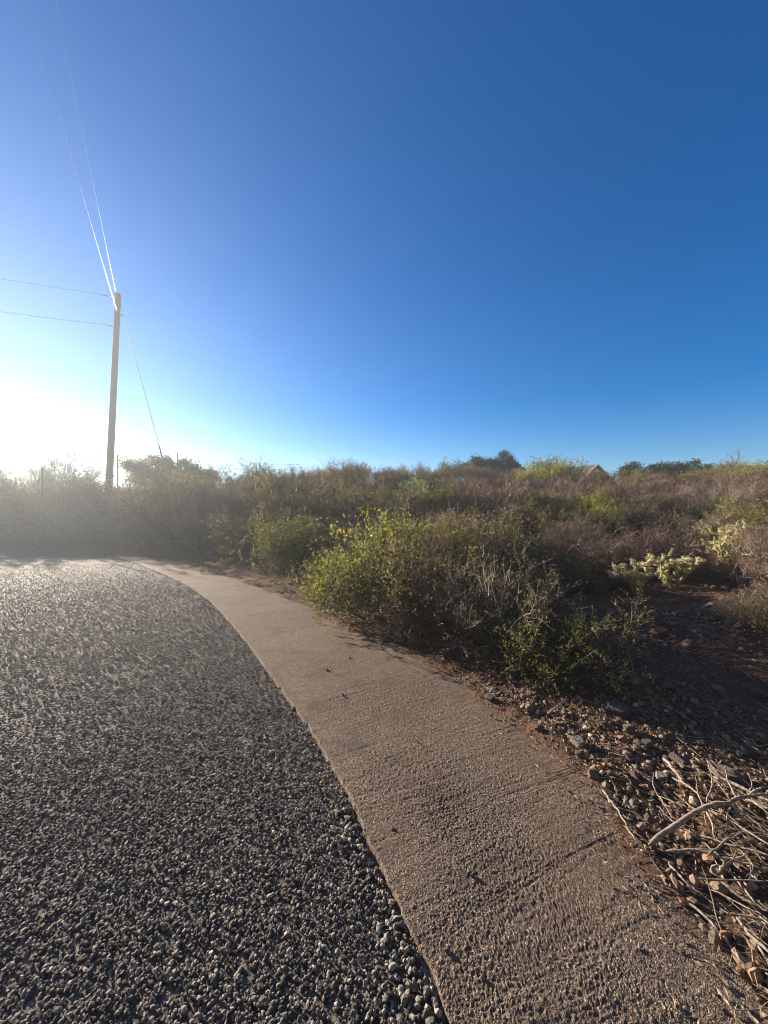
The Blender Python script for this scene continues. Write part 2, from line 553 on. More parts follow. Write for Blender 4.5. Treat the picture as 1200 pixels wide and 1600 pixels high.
def build_apron():
    fr = along_fracs(ROAD_EDGE, .0023, .0030, -1.6, .55)
    a = resample(ROAD_EDGE, fr)
    # matching places on the right edge: nearest along its own length
    ce = resample(APRON_EDGE, np.linspace(0, 1, 3000))
    tg = unit(np.gradient(a, axis=0))
    rn = np.stack([tg[:, 1], -tg[:, 0]], -1)
    j = np.array([np.argmin(np.abs((ce - p) @ t) + 1e3 * (((ce - p) @ r_) < -.1) + .02 * np.linalg.norm(ce - p, axis=1)) for p, t, r_ in zip(a, tg, rn)])
    wid = np.einsum('ij,ij->i', ce[j] - a, rn)
    k = np.ones(41) / 41
    wid = np.convolve(np.pad(wid, 20, 'edge'), k, 'valid')
    wid = np.maximum(wid, .12) + .14
    m = 440
    t = np.linspace(0, 1, m)
    s_arc = np.r_[0, np.cumsum(np.linalg.norm(np.diff(a, axis=0), axis=1))]
    W = wid[:, None] * t[None]
    jag = .018 * fbm(s_arc * 14, s_arc * 0, 71, 4) + .02 * fbm(s_arc * 1.3, s_arc * 0, 72, 3)
    W = W + jag[:, None] * (1 - t[None])
    X = a[:, None, 0] + rn[:, None, 0] * W
    Y = a[:, None, 1] + rn[:, None, 1] * W
    dist = np.hypot(X, Y)
    # broom strokes run across the strip, pitted and wavy
    sw = s_arc[:, None] + .02 * fbm(W * 3, s_arc[:, None] * 2, 81, 3)
    broom = noise2(sw * 55, W * 2.2, 82) + .6 * noise2(sw * 110, W * 5, 83)
    grain = noise2(X * 150, Y * 150, 84) + .8 * noise2(X * 260, Y * 260, 85)
    Z = .0021 * broom + .0031 * grain * (1 + 1.2 * fbm(X * 1.7, Y * 1.7, 88, 3)) + .018 * fbm(X * .9, Y * .9, 86, 3) + .012 * fbm(X * .25 * 8, Y * .25 * 8, 87, 2) * .4
    Z = Z + .004
    Z = Z - .05 * sstep(.93, 1, t)[None]
    Z[:, 0] = -.06
    X[:, 0] += 0; 
    Z[:, 1] = np.minimum(Z[:, 1], .0) - .004
    v = np.stack([X, Y, Z], -1).reshape(-1, 3)
    # second column sits right above the first so the broken edge is a real step
    q = grid_faces(*X.shape)
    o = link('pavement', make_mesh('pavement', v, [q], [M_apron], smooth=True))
    tag(o, 'tan brushed concrete strip between road and bank', 'pavement', kind='structure')

def build_gravel():
    rng = np.random.default_rng(4)
    P = []; Sz = []
    yy = np.linspace(.55, 12, 3000)
    dens = np.where(yy < 2, 7200, 7200 * (2 / yy) ** 1.15 * (1 - sstep(6, 12, yy) * .8))
    xw = yy * 1.22 + .5 + .6
    cdf = np.r_[0, np.cumsum((dens * xw)[:-1] * np.diff(yy))]
    n = int(cdf[-1])
    y = np.interp(rng.random(n) * cdf[-1], cdf, yy)
    x = rng.uniform(0, 1, n) * (y * 1.22 + 1.1) - (y * 1.22 + .5)
    d = signed(ROAD_EDGE, x, y)
    thin = fbm(x * 1.1, y * 1.1, 91, 4)
    ok = (d < -.004) & (d > -7) & (rng.random(n) < .97 - sstep(.15, .5, thin) * .22)
    x, y, d = x[ok], y[ok], d[ok]
    s = (rng.uniform(0, 1, len(x)) ** 2.2 * .013 + .0075) * (1 + .04 * np.maximum(0, y - 2))
    P.append(np.stack([x, y, -.022 + s * .2 + .005 * rng.random(len(x))], -1)); Sz.append(s)
    # larger stones gathered along the broken concrete edge
    n = 260
    fr = rng.uniform(.155, .205, n * 6)
    c = resample(ROAD_EDGE, fr)
    ok = (c[:, 1] > .7) & (c[:, 1] < 3)
    c = c[ok][:n]
    off = np.abs(rng.normal(0, .055, len(c))) + .012
    c = c + np.stack([-off, -off * .25], -1)
    s = rng.uniform(.014, .034, len(c))
    P.append(np.stack([c[:, 0], c[:, 1], -.02 + s * .3], -1)); Sz.append(s)
    P = np.vstack(P); Sz = np.concatenate(Sz)
    v, f, rn = stones(rng, P, Sz, ICO0, .8, .25)
    o = link('road_gravel', make_mesh('road_gravel', v, [f], [M_gravel], rnd=rn))
    tag(o, 'loose grey gravel chips covering the road', 'gravel', kind='stuff')

build_ground()
build_road()
build_apron()
build_gravel()

# ------------------------------------------------------------------ shrubs
def shrub_meshes(seed, name, H, Wd, stems, c2, c3, nl, ln, wd, tm, lm, r0=.012, up=.10, wob=.16, k=3, upright=.6, l2=.5, l3=.28, leaf_low=.0, base_r=.12, c4=0, fit=False):
    rng = np.random.default_rng(seed)
    ph = rng.uniform(0, 2 * np.pi, stems)
    sp = rng.uniform(.05, 1, stems) ** .6
    P0 = np.stack([np.cos(ph) * base_r * sp, np.sin(ph) * base_r * sp, np.full(stems, -.06)], -1)
    D0 = np.stack([np.cos(ph) * sp * Wd, np.sin(ph) * sp * Wd, np.full(stems, H * upright) * (1.25 - .55 * sp)], -1)
    L1 = rng.uniform(.65, 1.05, stems) * np.hypot(H * .95, Wd * .55 * sp)
    P1 = grow(rng, P0, D0, L1, 7, wob, up)
    VV = []; QQ = []; RN = []; base = 0
    def add(P, R0, R1):
        nonlocal base
        n = P.shape[1]
        Rd = np.linspace(1, 0, n)[None] * (R0 - R1)[:, None] + R1[:, None]
        v, q = tubes(P, Rd, k)
        VV.append(v); QQ.append(q + base); base += len(v)
        RN.append(np.repeat(rng.random(len(P)), n * k))
    add(P1, r0 * rng.uniform(.6, 1.2, stems), np.full(stems, r0 * .25))
    b, t, p, D = sprout(rng, P1, c2, .18, 1, .75, .75, .1)
    L2 = l2 * H * rng.uniform(.5, 1.1, len(p)) * (1.1 - .5 * t)
    P2 = grow(rng, p, D, L2, 5, wob * 1.3, up)
    add(P2, np.full(len(p), r0 * .38), np.full(len(p), r0 * .16))
    b, t, p, D = sprout(rng, P2, c3, .2, 1, .6, .8, .1)
    L3 = l3 * H * rng.uniform(.5, 1.2, len(p))
    P3 = grow(rng, p, D, L3, 4, wob * 1.5, up * .7)
    add(P3, np.full(len(p), r0 * .2), np.full(len(p), r0 * .09))
    Pt = P3
    if c4:
        b, t, p, D = sprout(rng, P3, c4, .2, 1, .5, .8, .1)
        P4 = grow(rng, p, D, l3 * .5 * H * rng.uniform(.5, 1.2, len(p)), 3, wob * 1.5, up * .5)
        add(P4, np.full(len(p), r0 * .13), np.full(len(p), r0 * .07))
        Pt = P4
    tv = np.vstack(VV)
    kz = H / np.percentile(tv[:, 2], 99.7) if fit else 1.0
    tv[:, 2] *= kz
    me_t = make_mesh(name + '_twigs', tv, QQ, [tm], rnd=np.concatenate(RN))
    me_l = None
    if nl:
        keep = Pt[:, -1, 2] > leaf_low * H
        b, t, p, D = sprout(rng, Pt[keep], nl, .15, 1.02, .6, .8, .15)
        v, q, rn = leaves(rng, p, D, ln, wd)
        # leaves of one twig share most of their tone, so that sprays read
        tw = rng.random(len(Pt[keep]))
        rn = .55 * np.repeat(tw[b], 4) + .45 * rn
        v[:, 2] *= kz
        me_l = make_mesh(name + '_foliage', v, [q], [lm], rnd=rn)
    return me_t, me_l

def shrub(name, meshes, x, y, rz, sc, label, cat='shrub', group=None, z=None):
    e = empty(name, (x, y, (hz(x, y) if z is None else z) - .02), rz, sc)
    tag(e, label, cat, group)
    link('twigs', meshes[0], e)
    if meshes[1]: link('foliage', meshes[1], e)
    return e

FRONT = 'leafy shrubs at the edge of the concrete strip'
# foreground shrubs, each its own plant
hero = [
    # u, v of the foot, kind, H, W, label
    ((-.28, 6.0), dict(H=1.1, Wd=1.25, stems=22, c2=8, c3=5, nl=7, ln=.066, wd=.022, tm=M_twig_dark, lm=M_leaf_bright), 'bright yellow-green shrub spilling onto the concrete strip, the leftmost of the front shrubs'),
    ((.55, 5.35), dict(H=1.15, Wd=1.3, stems=28, c2=9, c3=5, nl=6, ln=.06, wd=.020, tm=M_twig_dark, lm=M_leaf_olive), 'olive thorny shrub with yellowing leaves right behind the bright yellow-green one'),
    ((.15, 6.6), dict(H=1.55, Wd=1.3, stems=18, c2=8, c3=5, nl=6, ln=.07, wd=.022, tm=M_twig_dark, lm=M_leaf_bright), 'taller light green shrub with upright sprays behind the front shrubs'),
    ((1.3, 4.45), dict(H=.98, Wd=1.15, stems=26, c2=9, c3=5, nl=5, ln=.045, wd=.015, tm=M_twig_brown, lm=M_leaf_olive), 'sparse brownish shrub with bare twigs in the middle of the front row'),
    ((1.75, 5.5), dict(H=1.1, Wd=1.1, stems=13, c2=7, c3=5, nl=6, ln=.062, wd=.018, tm=M_twig_dark, lm=M_leaf_green), 'vivid green shrub with long leaves behind the sparse brownish shrub'),
    ((1.75, 3.75), dict(H=.75, Wd=.95, stems=26, c2=8, c3=6, nl=7, ln=.038, wd=.012, tm=M_twig_dark, lm=M_leaf_green), 'low dark green shrub above the rubble, the rightmost of the front shrubs'),
    ((.80, 4.85), dict(H=.95, Wd=1.0, stems=26, c2=8, c3=6, nl=2, ln=.036, wd=.012, tm=M_twig_brown, lm=M_leaf_dry, r0=.010, c4=2), 'bare brown twiggy shrub squeezed between the olive thorny one and the sparse brownish one'),
    ((1.5, 6.9), dict(H=1.35, Wd=.9, stems=26, c2=8, c3=6, nl=3, ln=.045, wd=.014, tm=M_twig_brown, lm=M_leaf_olive, r0=.012, c4=2), 'tall wispy brown shrub with few olive leaves behind the vivid green one'),
    ((-1.0, 7.3), dict(H=1.0, Wd=1.0, stems=22, c2=8, c3=5, nl=5, ln=.05, wd=.016, tm=M_twig_dark, lm=M_leaf_olive), 'low olive shrub with dark stems in the gap left of the light green sprays'),
    ((-2.2, 9.4), dict(H=1.5, Wd=1.5, stems=26, c2=9, c3=5, nl=7, ln=.07, wd=.022, tm=M_twig_dark, lm=M_leaf_green), 'rounded grey-green shrub in the shade left of the bright yellow-green one'),
]
for i, ((x, y), kw, lab) in enumerate(hero):
    ms = shrub_meshes(100 + i, 'front_shrub', **kw)
    shrub('shrub', ms, x, y, i * 1.3, 1, lab, group=FRONT)

# hillside kinds
KINDS = {}
def kind(key, cnt, **kw):
    KINDS[key] = [shrub_meshes(hash(key) % 1 + 300 + 10 * len(KINDS) + i, key, **kw) for i in range(cnt)]
kind('olive', 3, H=1.35, Wd=1.15, stems=22, c2=7, c3=5, nl=5, ln=.070, wd=.024, tm=M_twig_dark, lm=M_leaf_olive, r0=.015)
kind('brown', 4, H=1.3, Wd=1.1, stems=30, c2=8, c3=6, nl=2, ln=.06, wd=.020, tm=M_twig_brown, lm=M_leaf_dry, r0=.022, c4=1)
kind('bright', 2, H=1.45, Wd=1.2, stems=20, c2=7, c3=5, nl=6, ln=.085, wd=.030, tm=M_twig_dark, lm=M_leaf_bright)
kind('green', 2, H=1.5, Wd=1.2, stems=20, c2=7, c3=5, nl=5, ln=.09, wd=.032, tm=M_twig_dark, lm=M_leaf_green)
kind('tall', 2, H=2.3, Wd=1.3, stems=20, c2=8, c3=5, nl=5, ln=.075, wd=.024, tm=M_twig_dark, lm=M_leaf_olive, r0=.022, l2=.42, l3=.2)

WORD = {'olive': 'olive grey-leaved', 'brown': 'brown twiggy nearly leafless', 'bright': 'yellow-green leafy', 'green': 'mid green leafy', 'tall': 'tall upright grey-green'}

def zone_of(u, Y):
    if u < 330: return 'in the hazy thicket around the utility pole'
    if u < 640: return 'on the bank behind the bright front shrubs' if Y < 16 else 'on the skyline left of the small dark trees'
    if u < 900: return 'on the middle of the slope above the front shrubs' if Y < 16 else 'near the crest below the small dark trees'
    return 'on the right slope above the pale cholla cacti' if Y < 16 else 'near the crest below the wide dark trees'

CHOLLA_SPOTS = ((4.95, 6.55, .4), (4.2, 6.4, .3), (6.9, 7.4, .6), (7.4, 8.6, .5), (4.3, 11.6, .45))
def scatter():
    rng = np.random.default_rng(77)
    pts = [np.array(h[0]) for h in hero]
    rad = [.75] * len(pts)
    placed = []
    tries = 0
    clear = [((8.3, 10.2), 1.1)]
    cand = []
    for _ in range(26000):
        Y = math.exp(rng.uniform(math.log(4.2), math.log(34)))
        X = rng.uniform(-1.16, 1.16) * Y
        cand.append((X, Y))
    cand = np.array(cand)
    d = signed(APRON_EDGE, cand[:, 0], cand[:, 1])
    for (X, Y), dd in zip(cand, d):
        u = 600 + 600 * X / Y
        dmin = 1.0 if u < 230 else 1.9 if u < 430 else (2.0 if u < 600 else 2.2)
        if u > 880: dmin = 3.5
        elif u > 820: dmin = 4.2
        if dd < dmin: continue
        if dd > 40: continue
        sp = .50 + .034 * Y + (.25 if Y > 20 else 0)
        if u > 880 and dd < 5.5: sp *= .62
        if any((X - c[0]) ** 2 + (Y - c[1]) ** 2 < r * r for c, r in clear): continue
        skip = False
        for cx, cy, cr in CHOLLA_SPOTS:
            if Y < cy + .3 and abs(X / Y - cx / cy) < (cr + .55) / cy and (dd > 4.6 or Y > 5): skip = True          # keep them in view
            t = (cx - X) * .77 - (cy - Y) * .64
            if dd > 4.6 and -.2 < t < 2.6 and abs((cx - X) * .64 + (cy - Y) * .77) < cr + .25: skip = True   # and in the sun
        if skip: continue
        q = np.array([X, Y])
        if any(np.hypot(*(q - p_)) < max(sp, .5 * r + .3) for p_, r in zip(pts, rad)): continue
        pts.append(q); rad.append(sp)
        placed.append((X, Y, u, dd))
    return placed, rng

placed, rng = scatter()
placed = sorted(placed, key=lambda a: a[1])[:290]
print('SHRUBS', len(placed), placed[-1][1])
for X, Y, u, dd in placed:
    nv = fbm(np.array([X * .22]), np.array([Y * .22]), 61, 2)[0]
    r = rng.random()
    if u < 360:
        k = 'tall' if (r < .5) else ('olive' if r < .75 else 'brown')
    elif u < 640:
        k = 'olive' if r < .46 else ('brown' if r < .78 else ('tall' if r < .90 else ('green' if r < .95 else 'bright')))
    elif u < 800:
        k = 'brown' if r < .46 else ('olive' if r < .76 else ('bright' if r < .93 else 'green'))
        if Y < 9: k = 'olive' if r < .5 else 'brown'
    else:
        k = 'brown' if r < .58 + nv * .5 else ('olive' if r < .84 else 'bright')
        if Y > 19: k = 'bright' if r < .3 else ('olive' if r < .65 else 'brown')
    sc = rng.uniform(.72, 1.12)
    if u > 800 and Y < 14: sc *= .78
    if u < 420: sc *= 1.0 + .46 * (1 - float(sstep(120, 260, u))) + .12 * (1 - float(sstep(260, 420, u)))
    if Y > 16 and u > 560: sc *= .86 if u < 840 else .93
    if Y > 16 and 840 < u < 915: sc *= 1.25
    if u > 880 and dd < 5.2: sc *= .5
    ms = KINDS[k][rng.integers(len(KINDS[k]))]
    z = zone_of(u, Y)
    shrub('shrub', ms, X, Y, rng.uniform(0, 6.28), (sc * rng.uniform(.9, 1.2), sc * rng.uniform(.9, 1.2), sc), WORD[k] + ' shrub ' + z, group=WORD[k] + ' shrubs ' + z)

# ------------------------------------------------------------------ cholla cacti
M_cholla = simple('pale_cholla_stem', (.26, .25, .11), .7, .25, 30)
M_spine, n, b = mat('straw_spines')
b.inputs['Base Color'].default_value = (.68, .60, .36, 1)
b.inputs['Roughness'].default_value = .5
tr = n.nodes.new('ShaderNodeBsdfTranslucent'); tr.inputs['Color'].default_value = (.80, .72, .43, 1)
mx = n.nodes.new('ShaderNodeMixShader'); mx.inputs[0].default_value = .55
n.links.new(b.outputs[0], mx.inputs[1]); n.links.new(tr.outputs[0], mx.inputs[2])
n.links.new(mx.outputs[0], n.nodes['Material Output'].inputs['Surface'])

def cholla(seed, x, y, H, spread, label, arms=4):
    rng = np.random.default_rng(seed)
    joints = []
    def go(p, d, lvl, ln):
        q = p + d * ln
        joints.append((p, q, .0105 + .0022 * lvl))
        if lvl == 0: return
        for _ in range(rng.integers(1, 4) if lvl > 1 else rng.integers(1, 4)):
            nd = unit(d * .5 + unit(rng.normal(size=3)) * 1.0 + np.array([0, 0, .3]))
            go(p + d * ln * rng.uniform(.5, 1.0), nd, lvl - 1, ln * rng.uniform(.6, .95))
    for a in range(arms):
        ph = a / arms * 6.28 + rng.uniform(-.4, .4)
        go(np.array([math.cos(ph) * .05 * spread, math.sin(ph) * .05 * spread, -.02]), unit(np.array([math.cos(ph) * spread, math.sin(ph) * spread, 1.0])), 5, H / 3.7)
    A = np.array([j[0] for j in joints]); B = np.array([j[1] for j in joints]); rr = np.array([j[2] for j in joints])
    t = np.linspace(-.04, 1.04, 7)
    P = A[:, None] * (1 - t)[None, :, None] + B[:, None] * t[None, :, None]
    Rd = rr[:, None] * np.array([.35, .85, 1, 1.05, 1, .8, .3])[None]
    v, q = tubes(P, Rd, 8)
    e = empty('cholla_cactus', (x, y, hz(x, y)))
    tag(e, label, 'cactus', 'pale cholla cacti on the slope')
    link('joints', make_mesh('cholla_joints', v, [q], [M_cholla], smooth=True), e)
    ns = 90
    J = len(joints)
    tt = rng.uniform(0, 1.03, (J, ns, 1))
    ax = unit(B - A)[:, None]
    rd = unit(np.cross(ax, unit(rng.normal(size=(J, ns, 3)))))
    p = A[:, None] * (1 - tt) + B[:, None] * tt + rd * rr[:, None, None] * .8
    D = unit(rd + ax * rng.normal(.25, .4, (J, ns, 1)))
    vv, qq, rn = leaves(rng, p.reshape(-1, 3), D.reshape(-1, 3), .026, .0028, .0)
    link('spines', make_mesh('cholla_spines', vv, [qq], [M_spine], rnd=rn), e)

cholla(1, 4.95, 6.55, .9, .5, 'compact pale yellow cholla with a rounded top beside bare rubble')
cholla(2, 4.2, 6.4, 1.05, .35, 'upright cream cholla among green twigs left of the compact one')
cholla(3, 6.9, 7.4, 1.2, .75, 'broad pale cholla spreading to the right edge of the view', 6)
cholla(4, 7.4, 8.6, 1.2, .6, 'cream cholla partly hidden behind the broad one', 5)
cholla(5, 4.3, 11.6, .75, .7, 'whitish cholla standing alone among brown brush on the middle slope')
cholla(6, 13.2, 24.0, .8, .9, 'small straw coloured cholla on the crest below the house')

# ------------------------------------------------------------------ rocks
def rock_mat(name, col):
    m, n, b = mat(name)
    tc = n.nodes.new('ShaderNodeTexCoord').outputs['Object']
    f = noise(n, tc, 9, 8, .65)
    f2 = noise(n, tc, 40, 4)
    c = ramp(n, f, [(.3, tuple(a * .55 for a in col)), (.55, col), (.75, tuple(min(a * 1.35, .7) for a in col))])
    n.links.new(c, b.inputs['Base Color'])
    b.inputs['Roughness'].default_value = .85
    bump(n, b, f2, .01, 1, bump(n, b, f, .03))
    return m
RC = {'grey': rock_mat('grey_rock', (.19, .16, .13)), 'tan': rock_mat('tan_rock', (.30, .23, .17)), 'rusty': rock_mat('rusty_rock', (.28, .13, .075)),
      'pale': rock_mat('pale_rock', (.45, .39, .31)), 'dark': rock_mat('slate_rock', (.12, .115, .11))}

def rock_mesh(seed, m):
    rng = np.random.default_rng(seed)
    v, f = ICO3
    v = v.copy()
    for _ in range(16):
        nn = unit(rng.normal(size=3)); c = rng.uniform(.55, .9)
        v -= np.maximum(v @ nn - c, 0)[:, None] * nn
    v *= 1 + .05 * rng.normal(size=(len(v), 1)) * .5
    v *= np.array([1, rng.uniform(.7, .95), rng.uniform(.55, .85)])
    return make_mesh('rock', v, [f], [m], smooth=False)

rocks = [(928, 1042, 26, 'tan', 'tan boulder with a sunlit flat top at the foot of the low dark green shrub'),
         (1030, 990, 15, 'rusty', 'rusty red rock under the shaded brush'),
         (998, 1003, 14, 'grey', 'round grey stone left of the rusty red rock'),
         (962, 1118, 22, 'dark', 'bluish dark slab lying below the tan boulder'),
         (983, 1142, 11, 'grey', 'pale grey cobble right under the bluish slab'),
         (992, 1066, 12, 'tan', 'sunlit tan rock in the middle of the rubble'),
         (1042, 1075, 13, 'rusty', 'orange-brown angular rock in the middle of the rubble'),
         (1122, 1078, 9, 'pale', 'whitish rock alone in the right rubble'),
         (1186, 1088, 13, 'rusty', 'orange block near the right edge of the view'),
         (1194, 1118, 12, 'tan', 'tan block below the orange one near the right edge'),
         (1138, 1222, 26, 'grey', 'big rounded grey boulder beside the pale branches'),
         (792, 1026, 11, 'pale', 'white-grey rock half buried under the sparse brownish shrub'),
         (772, 1082, 9, 'grey', 'small grey stone on the concrete edge, top one of a cluster'),
         (765, 1092, 9, 'dark', 'dark stone lowest in the cluster on the concrete edge'),
         (826, 1108, 12, 'tan', 'flat brown stone under the shrub twigs'),
         (842, 1140, 8, 'grey', 'grey cobble in the stone line along the concrete'),
         (900, 1162, 13, 'pale', 'pale egg shaped stone at the corner of the concrete'),
         (903, 1180, 9, 'grey', 'grey stone touching the pale egg shaped one'),
         (928, 1212, 12, 'tan', 'brown block at the edge of the stick pile'),
         (948, 1228, 8, 'pale', 'cream stone beside the brown block'),
         (988, 1258, 8, 'pale', 'yellowish pebble shining among the dry debris'),
         (1032, 1216, 13, 'pale', 'pale rough rock at the upper end of the sticks'),
         (1012, 1226, 9, 'tan', 'tan stone beside the pale rough rock'),
         (1060, 1190, 14, 'grey', 'grey rock in shadow above the branches'),
         (1010, 1165, 12, 'grey', 'flat grey stone in the shaded hollow'),
         (1090, 1150, 11, 'tan', 'tan stone in the shaded hollow'),
         (1118, 1140, 9, 'grey', 'grey lump right of the tan stone in the hollow'),
         (1170, 1180, 13, 'dark', 'dark boulder in the shaded right hollow'),
         (950, 1010, 13, 'grey', 'grey rock behind the tan boulder'),
         (1075, 1010, 12, 'grey', 'grey rock below the compact cholla'),
         (1085, 1098, 9, 'pale', 'light flake of rock in the right rubble'),
         (1150, 1052, 10, 'rusty', 'reddish stone above the whitish rock')]
for i, (u, v_, rp, m, lab) in enumerate(rocks):
    x, y, z = gp(u, v_)
    rr = rp / 600 * y
    o = link('rock', rock_mesh(500 + i, RC[m]), None, (x, y, z + rr * .25))
    o.rotation_euler = (0, 0, i * 2.1)
    o.scale = (rr, rr, rr)
    tag(o, lab, 'rock', 'rocks on the bank')

def build_rubble():
    rng = np.random.default_rng(8)
    P = []; Sz = []
    for n, x0, x1, y0, y1, s0, s1 in ((24000, .9, 5.2, .9, 5.5, .007, .060), (9000, 2, 11, 4.5, 11, .02, .13), (2500, -8, 2, 4.5, 13, .012, .05), (6000, .5, 2.2, .8, 4.6, .007, .045)):
        x = rng.uniform(x0, x1, n); y = rng.uniform(y0, y1, n)
        d = signed(APRON_EDGE, x, y)
        cl = noise2(x * .9, y * .9, 12) + .5 * noise2(x * 3, y * 3, 13)
        ok = (d > .02 + .05 * rng.random(n)) & (rng.random(n) < .55 + cl * 1.2)
        x, y = x[ok], y[ok]
        s = s0 + (s1 - s0) * rng.random(len(x)) ** 5.5
        P.append(np.stack([x, y, height(x, y) + s * .18], -1)); Sz.append(s)
    v, f, rn = stones(rng, np.vstack(P), np.concatenate(Sz), ICO0, .8, .3)
    o = link('rubble', make_mesh('rubble', v, [f], [M_rubble], rnd=rn))
    tag(o, 'small reddish and grey stones strewn over the bank', 'rubble', kind='stuff')
build_rubble()

# ------------------------------------------------------------------ litter of dry leaves and fine twigs
def build_litter():
    rng = np.random.default_rng(15)
    xs = []; ys = []
    for n, x0, x1, y0, y1 in ((11000, .9, 3.2, .8, 3.2), (16000, -1.2, 5, 2.5, 7.5), (12000, -12, 2, 6, 15), (7000, 2, 11, 5, 12)):
        x = rng.uniform(x0, x1, n); y = rng.uniform(y0, y1, n)
        d = signed(APRON_EDGE, x, y)
        ok = (d > -.05 - .3 * rng.random(n) ** 4) & (rng.random(n) < .6 + 1.1 * noise2(x * 1.4, y * 1.4, 41))
        xs.append(x[ok]); ys.append(y[ok])
    x = np.concatenate(xs); y = np.concatenate(ys)
    z = np.maximum(height(x, y), np.where(signed(APRON_EDGE, x, y) < .1, .008, -9)) + .006
    D = unit(np.stack([rng.normal(size=len(x)), rng.normal(size=len(x)), rng.normal(0, .25, len(x))], -1))
    v, q, rn = leaves(rng, np.stack([x, y, z], -1), D, .028, .010, .3)
    o = link('leaf_litter', make_mesh('leaf_litter', v, [q], [M_litter], rnd=rn))
    tag(o, 'dry brown leaves fallen under the shrubs', 'leaf litter', kind='stuff')
    # fine twigs
    xs = []; ys = []; Ls = []
    for n, x0, x1, y0, y1, l in ((1900, 1.1, 2.9, .8, 2.6, .17), (1800, .6, 4.5, 2.4, 5.5, .2), (700, -2.5, 1, 4.5, 8, .2), (700, -10, -1, 7.5, 14, .35), (600, 3, 10, 5, 11, .4)):
        x = rng.uniform(x0, x1, n); y = rng.uniform(y0, y1, n)
        d = signed(APRON_EDGE, x, y)
        ok = (d > .03 * rng.random(n)) & (rng.random(n) < .55 + 1.2 * noise2(x * 1.7, y * 1.7, 43))
        xs.append(x[ok]); ys.append(y[ok]); Ls.append(l * rng.uniform(.35, 1.3, ok.sum()))
    x = np.concatenate(xs); y = np.concatenate(ys); L = np.concatenate(Ls)
    a = rng.normal(2.35, .75, len(x)); a = np.where(rng.random(len(x)) < .25, rng.uniform(0, 6.28, len(x)), a)
    D = np.stack([np.cos(a), np.sin(a), rng.normal(.04, .12, len(x))], -1)
    P = grow(rng, np.stack([x, y, height(x, y) + .008], -1), D, L, 5, .13, 0)
    P[:, :, 2] = np.maximum(P[:, :, 2], height(P[:, :, 0], P[:, :, 1]) + .004)
    r = rng.uniform(.0012, .0034, len(x))
    v, q = tubes(P, r[:, None] * np.array([1, .95, .85, .7, .4])[None], 4)
    rn = np.repeat(rng.random(len(x)), 20)
    o = link('twig_litter', make_mesh('twig_litter', v, [q], [M_litter], rnd=rn))
    tag(o, 'fine dry twigs strewn along the foot of the bank', 'twig litter', kind='stuff')
build_litter()

def build_grass():
    rng = np.random.default_rng(23)
    n = 900
    x = rng.uniform(-15, 1, n * 4); y = rng.uniform(6.5, 18, n * 4)
    d = signed(APRON_EDGE, x, y)
    ok = (d > .02) & (d < 1.5) & (rng.random(n * 4) < .5 + 1.3 * noise2(x * .8, y * .8, 51))
    x, y = x[ok][:n], y[ok][:n]
    k = 16
    b = np.repeat(np.arange(len(x)), k)
    p = np.stack([x[b] + rng.normal(0, .035, len(b)), y[b] + rng.normal(0, .035, len(b)), height(x, y)[b] - .01], -1)
    D = np.stack([rng.normal(0, .5, len(b)), rng.normal(0, .5, len(b)), rng.uniform(.5, 1.2, len(b))], -1)
    v, q, rn = leaves(rng, p, D, .13, .008, .2)
    o = link('dry_grass', make_mesh('dry_grass', v, [q], [M_litter], rnd=rn))
    tag(o, 'low dry grass between the concrete strip and the thicket', 'grass', kind='stuff')
build_grass()

# ------------------------------------------------------------------ dead branches
M_dead, n, b = mat('bleached_dead_wood')
tc = n.nodes.new('ShaderNodeTexCoord').outputs['Object']
mp = N(n, 'ShaderNodeMapping'); mp.inputs['Scale'].default_value = (3, 14, 14); n.links.new(tc, mp.inputs[0])
f = noise(n, mp.outputs[0], 7, 6)
n.links.new(ramp(n, f, [(.3, (.10, .075, .053)), (.5, (.24, .19, .14)), (.7, (.40, .33, .25))]), b.inputs['Base Color'])
b.inputs['Roughness'].default_value = .8
bump(n, b, f, .006)

def stick(pts, r, forks=(), seed=0, label='', cat='branch', name='dead_branch', group='dead branches in the pile', k=8, lift=.0):
    """a dead branch laid over the ground from pixel-free points (x, y, z above ground)"""
    rng = np.random.default_rng(seed)
    base = Vector((pts[0][0], pts[0][1], hz(pts[0][0], pts[0][1])))
    VV = []; QQ = []; off = 0
    def run(pp, r0, r1, n=14):
        nonlocal off
        c = catmull([tuple(p_) for p_ in pp], 12)
        c = resample(c, np.linspace(0, 1, n))
        c[1:-1] += rng.normal(0, r0 * .35, (n - 2, 3))
        Rd = np.linspace(r0, r1, n) * rng.uniform(.85, 1.15, n)
        Rd[0] *= .35; Rd[-1] *= .25
        v, q = tubes(c[None], Rd[None], k)
        VV.append(v); QQ.append(q + off)
        off += len(v)
        return c
    P = [np.array([x, y, hz(x, y) + z]) for x, y, z in pts]
    c = run(P, r, r * .55)
    for t, dx, dy, dz, rr in forks:
        p0 = c[int(t * (len(c) - 1))]
        q1 = p0 + np.array([dx, dy, dz])
        q1[2] = max(q1[2], hz(q1[0], q1[1]) + .004)
        m_ = (p0 + q1) / 2 + rng.normal(0, .1, 3) * np.linalg.norm(q1 - p0) * np.array([1, 1, .3])
        m_[2] = max(m_[2], hz(m_[0], m_[1]) + .004)
        run([p0, m_, q1], rr, rr * .4, 8)
    V = np.vstack(VV) - np.array(base)
    o = link(name, make_mesh(name, V, QQ, [M_dead], smooth=True), None, base)
    tag(o, label, cat, group)
    return o

def px(u, v_, z=.0):
    x, y, zz = gp(u, v_)
    return (x, y, z)

